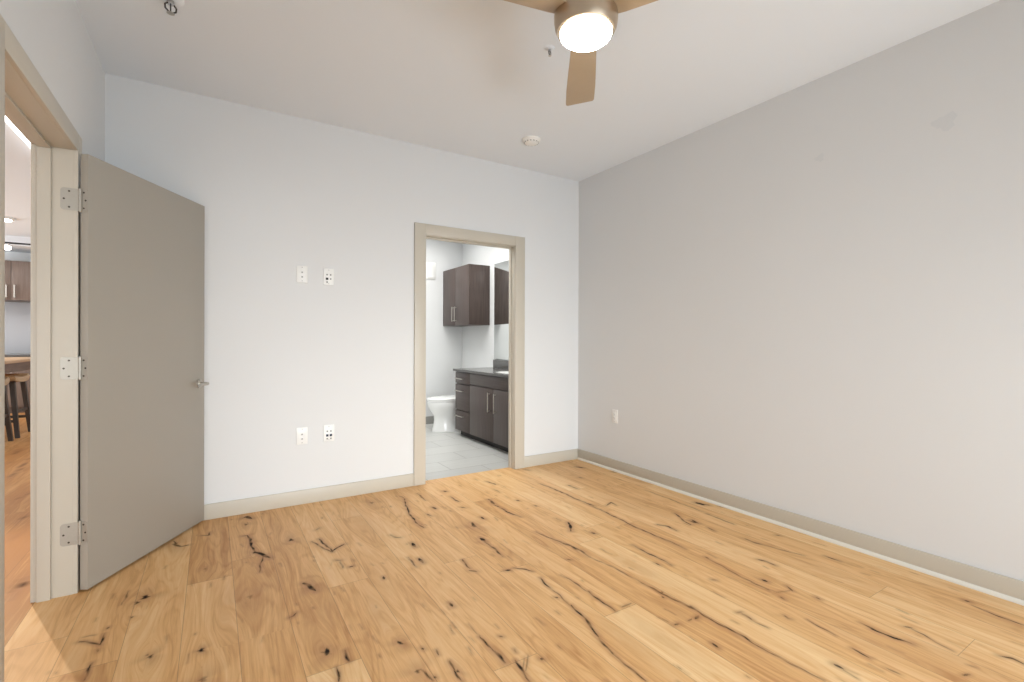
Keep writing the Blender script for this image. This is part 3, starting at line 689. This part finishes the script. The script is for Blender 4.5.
def blade(ang):
    bm = B()
    ring_ = []
    # stations from root to tip: (radius, half width front, half width back, pitch)
    st = [(0.100, 0.046, 0.046), (0.14, 0.052, 0.052), (0.25, 0.058, 0.058), (0.40, 0.066, 0.066), (0.55, 0.073, 0.073), (0.67, 0.075, 0.075), (0.692, 0.075, 0.074), (0.700, 0.071, 0.069)]
    p = math.radians(-9)
    rings = []
    for r, wa, wb in st:
        prof = [(-wa, 0.0025), (-wa + 0.004, 0.004), (wb - 0.004, 0.004), (wb, 0.0025), (wb, -0.0025), (wb - 0.004, -0.004), (-wa + 0.004, -0.004), (-wa, -0.0025)]
        rings.append([(r, y * math.cos(p) - z * math.sin(p), -0.294 + y * math.sin(p) + z * math.cos(p)) for y, z in prof])
    loft(bm, rings)
    bmesh.ops.rotate(bm, verts=bm.verts, cent=(0, 0, 0), matrix=Matrix.Rotation(ang, 3, 'Z'))
    o = obj('blade', bm, M['blade'], fan, angle=60)
    return o
for a in (52.0, 171.0, 294.5):
    blade(math.radians(a))
# ------------------------------------------------------------------ small ceiling fittings
t = thing('smoke_detector', 'small round white smoke detector on the ceiling near the back corner', 'smoke detector', (2.115, 3.115, H))
bm = B(); lathe(bm, [(0, 0), (0.072, 0), (0.072, -0.010), (0.066, -0.016), (0, -0.016)]); obj('base', bm, M['white'], t)
bm = B(); lathe(bm, [(0, -0.016), (0.062, -0.016), (0.060, -0.022), (0.048, -0.032), (0.030, -0.036), (0, -0.036)]); cov = obj('cover', bm, M['white'], t)
bm = B()
for k in range(14):
    a = 2 * PI * k / 14
    vs = box(bm, 0.0535, 0.0575, -0.006, 0.006, -0.030, -0.021)
    bmesh.ops.rotate(bm, verts=vs, cent=(0, 0, 0), matrix=Matrix.Rotation(a, 3, 'Z'))
obj('vent_slots', bm, M['greyport'], cov)
def sprinkler(loc, label):
    t = thing('fire_sprinkler', label, 'sprinkler', loc, 0.4, None)
    bm = B(); lathe(bm, [(0.012, -0.012), (0.030, -0.010), (0.040, 0.0), (0, 0.0)]); obj('escutcheon', bm, M['ceiling'], t)
    bm = B(); cyl(bm, (0, 0, 0), (0, 0, -0.024), 0.010, 0.009, 16); obj('body', bm, M['chrome'], t)
    bm = B()
    for s in (-1, 1):
        tube(bm, [(s * 0.009, 0, -0.020), (s * 0.017, 0, -0.030), (s * 0.016, 0, -0.044), (s * 0.004, 0, -0.054)], 0.0028, 8)
    tube(bm, [(0, 0, -0.024), (0, 0, -0.052)], 0.0022, 8)
    obj('frame_arms', bm, M['track'], t)
    bm = B(); lathe(bm, [(0, -0.054), (0.011, -0.055), (0.012, -0.057), (0, -0.058)], seg=20); obj('deflector', bm, M['nickel'], t)
    return t
s1 = sprinkler((1.537, 2.090, H), 'tiny fire sprinkler on the ceiling just left of the fan lamp')
s1.scale = (0.7, 0.7, 0.75)
s2 = clone(s1, (-0.165, 2.72, H), 'fire sprinkler at the top edge of the photo near the left wall')
s2.scale = (1.35, 1.35, 1.2)

# ------------------------------------------------------------------ wall plates
def plate(name, label, cat, loc, rz, kind):
    """local x across, y out of the wall towards the room (negative), z up"""
    t = thing(name, label, cat, loc, rz)
    bm = B(); box(bm, -0.037, 0.037, -0.006, 0.0, -0.060, 0.060, 0.0025, 2); f = obj('face_plate', bm, M['white'], t)
    def screws():
        for z in (-0.048, 0.048):
            bm = B(); cyl(bm, (0, -0.0055, z), (0, -0.0072, z), 0.0032, 0.0028, 12); obj('screw', bm, M['greyport'], t)
    if kind == 'two':
        for z in (0.012, -0.020):
            bm = B(); box(bm, -0.009, 0.009, -0.0085, -0.005, z - 0.009, z + 0.009, 0.001); p_ = obj('jack', bm, M['white'], t)
            bm = B(); box(bm, -0.0055, 0.0055, -0.0092, -0.0080, z - 0.0055, z + 0.0045, 0.0004); obj('port', bm, M['greyport'], p_)
        screws()
    elif kind in ('blackport', 'blueports'):
        cells = [(-0.012, 0.014), (0.013, 0.014), (-0.012, -0.016), (0.013, -0.016), (-0.012, -0.040), (0.013, -0.040)]
        for i, (x, z) in enumerate(cells):
            if kind == 'blackport': c_ = M['dark'] if i == 2 else M['greyport']
            else: c_ = M['blue'] if i in (2, 3) else M['greyport']
            if kind == 'blackport' and i > 4: continue
            s = 0.0085 if c_ in (M['dark'], M['blue']) else 0.0055
            bm = B(); box(bm, x - s, x + s, -0.0085, -0.005, z - s, z + s, 0.001)
            p_ = obj('jack', bm, c_, t)
            if c_ != M['greyport']: p_['label'] = 'black jack' if c_ == M['dark'] else 'dark blue jack'
            bm = B(); box(bm, x - s * .45, x + s * .45, -0.0092, -0.008, z - s * .5, z + s * .4, 0.0003); obj('port', bm, M['dark'], p_)
        screws()
    else:
        bm = B(); box(bm, -0.0172, 0.0172, -0.0085, -0.005, -0.034, 0.034, 0.002); r_ = obj('receptacle', bm, M['white'], t)
        bm = B()
        for z in (0.017, -0.017):
            box(bm, -0.0075, -0.0055, -0.0090, -0.008, z - 0.001, z + 0.008); box(bm, 0.0055, 0.0075, -0.0090, -0.008, z - 0.001, z + 0.007)
            cyl(bm, (0, -0.0080, z - 0.007), (0, -0.0090, z - 0.007), 0.0026, None, 10)
        obj('slots', bm, M['dark'], r_)
        screws()
    return t
plate('wall_plate', 'upper left white wall plate with two small sockets one above the other', 'wall plate', (0.541, YB, 1.634), 0, 'two')
plate('wall_plate', 'upper right white wall plate with one black jack among small ports', 'wall plate', (0.721, YB, 1.628), 0, 'blackport')
plate('wall_plate', 'lower left white wall plate near the baseboard with two small sockets', 'wall plate', (0.543, YB, 0.484), 0, 'two')
plate('wall_plate', 'lower right white wall plate near the baseboard with two dark blue jacks', 'wall plate', (0.725, YB, 0.487), 0, 'blueports')
plate('electrical_outlet', 'white duplex outlet low on the right wall', 'outlet', (XR, 3.176, 0.488), -PI / 2, 'duplex')

# ------------------------------------------------------------------ bathroom: vanity
VF, VY0, VY1, VT = 2.545, 3.90, 5.395, 0.790       # front plane, near and far end, cabinet top
v = thing('vanity_cabinet', 'dark brown bathroom vanity with three drawers and two doors', 'vanity', ((VF + XR) / 2, (VY0 + VY1) / 2, 0))
vx, vy = v.location.x, v.location.y
def vbox(name, x0, x1, y0, y1, z0, z1, m_, parent=None, bev=0.0015):
    bm = B(); box(bm, x0 - vx, x1 - vx, y0 - vy, y1 - vy, z0, z1, bev); return obj(name, bm, m_, parent or v)
bm = B()
for q in ((VF + 0.020, XR - 0.002, VY0, VY0 + 0.018, 0.085, VT), (VF + 0.020, XR - 0.002, VY1 - 0.018, VY1, 0.085, VT), (VF + 0.020, XR - 0.002, VY0 + 0.018, VY1 - 0.018, 0.085, 0.103),
          (XR - 0.020, XR - 0.002, VY0 + 0.018, VY1 - 0.018, 0.103, VT), (VF + 0.020, VF + 0.034, VY0 + 0.018, VY1 - 0.018, 0.103, VT)):
    box(bm, q[0] - vx, q[1] - vx, q[2] - vy, q[3] - vy, q[4], q[5])
obj('carcass', bm, M['espresso'], v)
bm = B(); box(bm, VF + 0.075 - vx, VF + 0.090 - vx, VY0 - vy, VY1 - 0.018 - vy, 0.0, 0.09); box(bm, VF + 0.075 - vx, XR - 0.03 - vx, VY1 - 0.018 - vy, VY1 - vy, 0.0, 0.09)
obj('toe_kick', bm, M['espresso_dark'], v)
def bar_pull(parent, p0, p1, out, r=0.0055, name='handle'):
    """bar handle standing off a front; p0, p1 ends on the front, out = stand-off vector"""
    p0, p1, out = Vector(p0), Vector(p1), Vector(out)
    bm = B()
    ax = (p1 - p0).normalized()
    tube(bm, [p0 + out - ax * 0.012, p1 + out + ax * 0.012], r, 10)
    tube(bm, [p0, p0 + out], r * 0.85, 8); tube(bm, [p1, p1 + out], r * 0.85, 8)
    return obj(name, bm, M['nickel'], parent)
g = 0.003
for z0, z1, hz in ((0.645, 0.782, 0.705), (0.325, 0.635, 0.556), (0.075, 0.315, 0.253)):
    d = vbox('drawer', VF, VF + 0.019, 5.012 + g, VY1, z0, z1, M['espresso_flat'])
    bar_pull(d, (VF - vx, 5.165 - vy, hz), (VF - vx, 5.350 - vy, hz), (-0.028, 0, 0))
vbox('false_front', VF, VF + 0.019, VY0, 5.012 - g, 0.655, 0.782, M['espresso_flat'])
for y0, y1, hy in ((4.458 + g, 5.012 - g, 4.530), (VY0, 4.458 - g, 4.400)):
    d = vbox('door', VF, VF + 0.019, y0, y1, 0.075, 0.643, M['espresso'])
    bar_pull(d, (VF - vx, hy - vy, 0.405), (VF - vx, hy - vy, 0.590), (-0.028, 0, 0))
# worktop with sink
wt = thing('vanity_countertop', 'dark grey stone countertop with backsplash on the bathroom vanity', 'countertop', (vx, vy, VT))
SX0, SX1, SY0, SY1 = 2.62, 2.96, 4.10, 4.62
bm = B()
cx0, cx1, cy0, cy1 = VF - 0.025, XR - 0.002, VY0, VY1 + 0.02
for a in ((cx0, SX0, cy0, cy1), (SX1, cx1, cy0, cy1), (SX0, SX1, cy0, SY0), (SX0, SX1, SY1, cy1)):
    box(bm, a[0] - vx, a[1] - vx, a[2] - vy, a[3] - vy, 0.0, 0.028)
bmesh.ops.remove_doubles(bm, verts=bm.verts, dist=1e-5)
obj('slab', bm, M['stone'], wt)
bm = B(); box(bm, XR - 0.022 - vx, XR - 0.002 - vx, cy0 - vy, VY1 - 0.04 - vy, 0.028, 0.130, 0.0015); obj('backsplash', bm, M['stone'], wt)
bm = B()
NS = 32
def oval(rx, ry, z, cx=(SX0 + SX1) / 2 - vx, cy=(SY0 + SY1) / 2 - vy, n=3.0):
    out = []
    for i in range(NS):
        a = 2 * PI * i / NS; c_, s_ = math.cos(a), math.sin(a)
        out.append((cx + rx * math.copysign(abs(c_) ** (2 / n), c_), cy + ry * math.copysign(abs(s_) ** (2 / n), s_), z))
    return out
loft(bm, [oval(0.185, 0.275, 0.0295), oval(0.180, 0.268, 0.032), oval(0.160, 0.248, 0.030), oval(0.150, 0.235, -0.02), oval(0.120, 0.19, -0.10), oval(0.03, 0.03, -0.115)], cap0=False)
obj('sink_basin', bm, M['ceramic'], wt)['label'] = 'white sink basin'
# mirror
bm = B(); box(bm, XR - 0.008, XR - 0.001, 3.92, 5.352, 0.925, 2.145, 0.001)
tag(obj('wall_mirror', bm, M['mirror']), 'large frameless mirror on the bathroom wall above the vanity', 'mirror')
# wall cabinet over the toilet
UX0, UX1, UY0, UY1, UZ0, UZ1 = 2.770, XR - 0.001, 5.480, 6.285, 1.365, 2.140
u = thing('wall_cabinet', 'dark brown two-door cabinet on the bathroom wall above the toilet', 'cabinet', ((UX0 + UX1) / 2, (UY0 + UY1) / 2, UZ0))
ux, uy = u.location.x, u.location.y
bm = B(); box(bm, UX0 + 0.021 - ux, UX1 - ux, UY0 - uy, UY1 - uy, 0.0, UZ1 - UZ0, 0.001); obj('carcass', bm, M['espresso'], u)
ym = 5.890
for y0, y1, hy in ((UY0, ym - 0.002, ym - 0.036), (ym + 0.002, UY1, ym + 0.042)):
    bm = B(); box(bm, UX0 - ux, UX0 + 0.019 - ux, y0 - uy, y1 - uy, 0.0, UZ1 - UZ0, 0.0012); d = obj('door', bm, M['espresso'], u)
    bar_pull(d, (UX0 - ux, hy - uy, 0.065), (UX0 - ux, hy - uy, 0.240), (-0.028, 0, 0))
# vent grille / chime box on the back wall
t = thing('wall_vent', 'small white louvred vent high on the bathroom wall left of the cabinet', 'vent', (2.587, BYB, 2.135))
bm = B(); box(bm, -0.074, 0.074, -0.012, 0, -0.118, 0.118, 0.003); box(bm, -0.056, 0.056, -0.018, -0.010, -0.100, 0.100, 0.003); obj('frame', bm, M['white'], t)
bm = B()
for k in range(9):
    z = -0.088 + k * 0.022; box(bm, -0.048, 0.048, -0.0215, -0.016, z - 0.006, z + 0.006, 0.001)
obj('louvres', bm, M['white'], t)

# ------------------------------------------------------------------ toilet (local -x = front)
tl = thing('toilet', 'white toilet with its lid down beside the vanity', 'toilet', (2.668, 5.725, 0))
def egg(xf, xb, hw, z, n=40, p=2.3):
    """egg outline: front at xf (narrower), back at xb"""
    out = []
    cxm = xf + (xb - xf) * 0.56
    for i in range(n):
        a = 2 * PI * i / n; c_, s_ = math.cos(a), math.sin(a)
        rx = (xb - cxm) if c_ > 0 else (cxm - xf)
        pw = p if c_ > 0 else 2.0
        out.append((cxm + rx * math.copysign(abs(c_) ** (2 / pw), c_), hw * math.copysign(abs(s_) ** (2 / pw), s_), z))
    return out
bm = B()
loft(bm, [egg(-0.285, 0.20, 0.140, 0.0, p=4), egg(-0.290, 0.20, 0.143, 0.015, p=4), egg(-0.272, 0.19, 0.124, 0.07, p=4), egg(-0.262, 0.19, 0.118, 0.15, p=3.5), egg(-0.268, 0.19, 0.128, 0.205, p=3),
          egg(-0.315, 0.185, 0.160, 0.265), egg(-0.345, 0.18, 0.180, 0.325), egg(-0.352, 0.18, 0.184, 0.375), egg(-0.350, 0.178, 0.182, 0.385)])
obj('bowl', bm, M['ceramic'], tl)
bm = B(); loft(bm, [egg(-0.352, 0.165, 0.184, 0.388), egg(-0.356, 0.168, 0.187, 0.394), egg(-0.354, 0.167, 0.186, 0.404), egg(-0.348, 0.16, 0.180, 0.406)]); obj('seat', bm, M['ceramic'], tl)
bm = B(); loft(bm, [egg(-0.350, 0.160, 0.182, 0.409), egg(-0.353, 0.162, 0.184, 0.414), egg(-0.350, 0.162, 0.182, 0.424), egg(-0.335, 0.155, 0.170, 0.432), egg(-0.30, 0.14, 0.14, 0.434)]); obj('lid', bm, M['ceramic'], tl)
bm = B(); box(bm, 0.165, 0.368, -0.20, 0.20, 0.370, 0.715, 0.025, 4); obj('tank', bm, M['ceramic'], tl)
bm = B(); box(bm, 0.155, 0.372, -0.21, 0.21, 0.716, 0.748, 0.010, 3); obj('tank_lid', bm, M['ceramic'], tl)
bm = B(); box(bm, 0.06, 0.30, -0.09, 0.09, 0.20, 0.372, 0.02, 3); obj('tank_bracket', bm, M['ceramic'], tl)
bm = B(); cyl(bm, (0.165, -0.14, 0.66), (0.150, -0.14, 0.66), 0.012, None, 16); tube(bm, [(0.150, -0.14, 0.66), (0.146, -0.11, 0.658), (0.146, -0.04, 0.655)], 0.006, 8); obj('flush_lever', bm, M['chrome'], tl)

# ------------------------------------------------------------------ living space and kitchen seen through the doorway
KX, KY = -2.655, 10.78
kc = thing('kitchen_cabinet', 'brown wood upper kitchen cabinet with two bar handles seen through the doorway', 'cabinet', (KX, KY, 1.775))
bm = B(); box(bm, -0.455, 0.455, -0.29, 0.315, 0.0, 0.61, 0.001); obj('carcass', bm, M['kitchen'], kc)
for x0, x1, hx in ((-0.455, -0.002, -0.045), (0.002, 0.455, 0.045)):
    bm = B(); box(bm, x0, x1, -0.312, -0.292, 0.0, 0.61, 0.0015); d = obj('door', bm, M['kitchen'], kc)
    bar_pull(d, (hx, -0.312, 0.05), (hx, -0.312, 0.22), (0, -0.03, 0), 0.008)
bm = B(); box(bm, -3.9, -1.5, HYB - 0.012, HYB - 0.001, 0.925, 1.77, 0.001)
tag(obj('backsplash', bm, M['splash']), 'smooth grey kitchen backsplash between the upper cabinet and the worktop', 'backsplash')
kb = thing('base_cabinet', 'brown kitchen base cabinet against the far wall, mostly hidden by the table and stools', 'cabinet', (-2.7, KY, 0))
bm = B(); box(bm, -1.2, 1.2, -0.28, 0.315, 0.1, 0.88); box(bm, -1.2, 1.2, -0.22, 0.315, 0.0, 0.1); obj('carcass', bm, M['kitchen'], kb)
for k in range(4):
    bm = B(); box(bm, -1.2 + k * 0.6 + 0.002, -0.6 + k * 0.6 - 0.002, -0.30, -0.281, 0.11, 0.87, 0.0015); d = obj('door', bm, M['kitchen'], kb)
    bar_pull(d, (-1.15 + k * 0.6, -0.30, 0.65), (-1.15 + k * 0.6, -0.30, 0.82), (0, -0.03, 0), 0.008)
bm = B(); box(bm, -1.22, 1.22, -0.33, 0.315, 0.0, 0.035, 0.002)
wk = obj('kitchen_worktop', bm, M['stone']); wk.location = (-2.7, KY, 0.8805); tag(wk, 'dark stone worktop on the kitchen base cabinet behind the table', 'worktop')
# counter height table
TX, TY, TZ = -2.46, 8.15, 0.915
tb = thing('counter_table', 'counter height wooden table in the kitchen seen through the doorway', 'table', (TX, TY, 0))
HX_, HY_ = 0.48, 1.12
bm = B(); box(bm, -HX_, HX_, -HY_, HY_, TZ - 0.035, TZ, 0.004); obj('tabletop', bm, M['tabletop'], tb)
bm = B()
for a in ((-HX_ + .03, -HX_ + .055, -HY_ + .03, HY_ - .03), (HX_ - .055, HX_ - .03, -HY_ + .03, HY_ - .03), (-HX_ + .055, HX_ - .055, -HY_ + .03, -HY_ + .055), (-HX_ + .055, HX_ - .055, HY_ - .055, HY_ - .03)):
    box(bm, a[0], a[1], a[2], a[3], TZ - 0.145, TZ - 0.035)
obj('apron', bm, M['apron'], tb)
for sx in (-1, 1):
    for sy in (-1, 1):
        bm = B(); cx_, cy_ = sx * (HX_ - 0.075), sy * (HY_ - 0.075)
        loft(bm, [[(cx_ - q, cy_ - q, z), (cx_ + q, cy_ - q, z), (cx_ + q, cy_ + q, z), (cx_ - q, cy_ + q, z)] for q, z in ((0.026, 0.0), (0.04, TZ - 0.035))])
        obj('leg', bm, M['apron'], tb, smooth=False)
# saddle stools
def stool(loc, label):
    t = thing('saddle_stool', label, 'stool', loc)
    SZ = 0.735
    bm = B()
    rows = []
    for i in range(13):                       # saddle: curved up at both ends (along y)
        y = -0.255 + 0.51 * i / 12; k = (2 * i / 12 - 1) ** 2
        zt = SZ - 0.03 + 0.03 * k
        hw = 0.170 - 0.02 * k * abs(2 * i / 12 - 1)
        rows.append([(-hw, y, zt - 0.055), (hw, y, zt - 0.055), (hw + 0.004, y, zt - 0.026), (hw - 0.012, y, zt), (-hw + 0.012, y, zt), (-hw - 0.004, y, zt - 0.026)])
    loft(bm, rows); obj('seat', bm, M['seatwood'], t)
    feet = {}
    for sx in (-1, 1):
        for sy in (-1, 1):
            bm = B()
            top, bot = Vector((sx * 0.105, sy * 0.185, SZ - 0.06)), Vector((sx * 0.165, sy * 0.240, 0.0))
            loft(bm, [[(p.x + dx * q, p.y + dy * q, p.z) for dx, dy in ((-1, -1), (1, -1), (1, 1), (-1, 1))] for p, q in ((bot, 0.019), (top, 0.023))])
            obj('leg', bm, M['stoolleg'], t, smooth=False)
    def at(sx, sy, z):
        k = z / (SZ - 0.06); return Vector((sx * (0.165 - 0.06 * k), sy * (0.240 - 0.055 * k), z))
    for (a, b2, z) in (((-1, -1), (-1, 1), 0.30), ((1, -1), (1, 1), 0.30), ((-1, -1), (1, -1), 0.20), ((-1, 1), (1, 1), 0.20)):
        bm = B(); p0, p1 = at(*a, z), at(*b2, z); d = (p1 - p0).normalized(); n_ = Vector((-d.y, d.x, 0)) * 0.010
        loft(bm, [[p + n_ + Vector((0, 0, -0.016)), p - n_ + Vector((0, 0, -0.016)), p - n_ + Vector((0, 0, 0.016)), p + n_ + Vector((0, 0, 0.016))] for p in (p0, p1)])
        obj('stretcher', bm, M['stoolleg'], t, smooth=False)
    return t
st1 = stool((-2.105, 8.11, 0), 'backless saddle seat stool at the table, the one beside the white door frame')
st2 = clone(st1, (-2.115, 7.45, 0), 'backless saddle seat stool at the table, half hidden at the left photo edge')
for q in (st1, st2): q['group'] = 'saddle stools at the counter table'
# ceiling fittings of the living space
t = thing('linear_light', 'long glowing strip light on the ceiling just beyond the entry door head', 'ceiling light', (-1.18, 5.0, H))
bm = B(); box(bm, -0.075, 0.075, -0.75, 0.75, -0.012, 0.0, 0.002); obj('base', bm, M['white'], t)
bm = B(); box(bm, -0.060, 0.060, -0.73, 0.73, -0.050, -0.012, 0.012, 3); obj('diffuser', bm, M['tube'], t)
t = thing('disc_light', 'round glowing flush light on the kitchen ceiling at the left edge', 'ceiling light', (-2.32, 8.78, H))
bm = B(); lathe(bm, [(0, 0), (0.13, 0), (0.13, -0.02), (0.115, -0.028), (0, -0.028)]); obj('base', bm, M['white'], t)
bm = B(); lathe(bm, [(0, -0.026), (0.108, -0.026), (0.100, -0.036), (0.06, -0.044), (0, -0.046)]); obj('diffuser', bm, M['spot'], t)
t = thing('track_light', 'dark ceiling track with a bright spot head in front of the kitchen cabinets', 'track light', (-2.55, 10.10, 2.60))
bm = B(); box(bm, -0.75, 0.75, -0.018, 0.018, -0.006, 0.016, 0.002); obj('rail', bm, M['track'], t)
for x in (-0.5, 0.5):
    bm = B(); cyl(bm, (x, 0, 0.016), (x, 0, H - 2.60), 0.006, None, 10); obj('stem', bm, M['track'], t)
bm = B(); cyl(bm, (-0.04, 0, -0.004), (-0.04, -0.01, -0.03), 0.010, None, 12); cyl(bm, (-0.04, -0.01, -0.030), (-0.04, -0.06, -0.075), 0.028, 0.050, 24); hd = obj('spot_head', bm, M['white'], t)
bm = B(); cyl(bm, (-0.04, -0.0602, -0.0752), (-0.04, -0.064, -0.0786), 0.046, 0.044, 24); obj('lens', bm, M['spot'], hd)['label'] = 'glowing lens'
# recessed downlight whose beam falls through the doorway
DLX, DLY = -1.72, 5.64
t = thing('downlight', 'recessed round ceiling downlight in the hall beyond the doorway', 'ceiling light', (DLX, DLY, H))
bm = B(); lathe(bm, [(0.050, -0.001), (0.072, -0.001), (0.074, -0.006), (0.050, -0.008), (0.050, -0.001)]); obj('ring', bm, M['white'], t)
bm = B(); cyl(bm, (0, 0, -0.001), (0, 0, -0.004), 0.049, None, 24); obj('lens', bm, M['spot'], t)
l = bpy.data.lights.new('downlight_beam', 'SPOT'); l.energy = DL_E; l.spot_size = math.radians(52); l.spot_blend = 0.5; l.shadow_soft_size = 0.03; l.color = (1.0, 0.82, 0.58)
lo = bpy.data.objects.new('downlight_beam', l); COL.objects.link(lo); lo.location = (DLX, DLY, H - 0.03)
lo.rotation_euler = (Vector((-0.40, 2.05, 0.0)) - lo.location).to_track_quat('-Z', 'Y').to_euler()      # aimed at the doorway
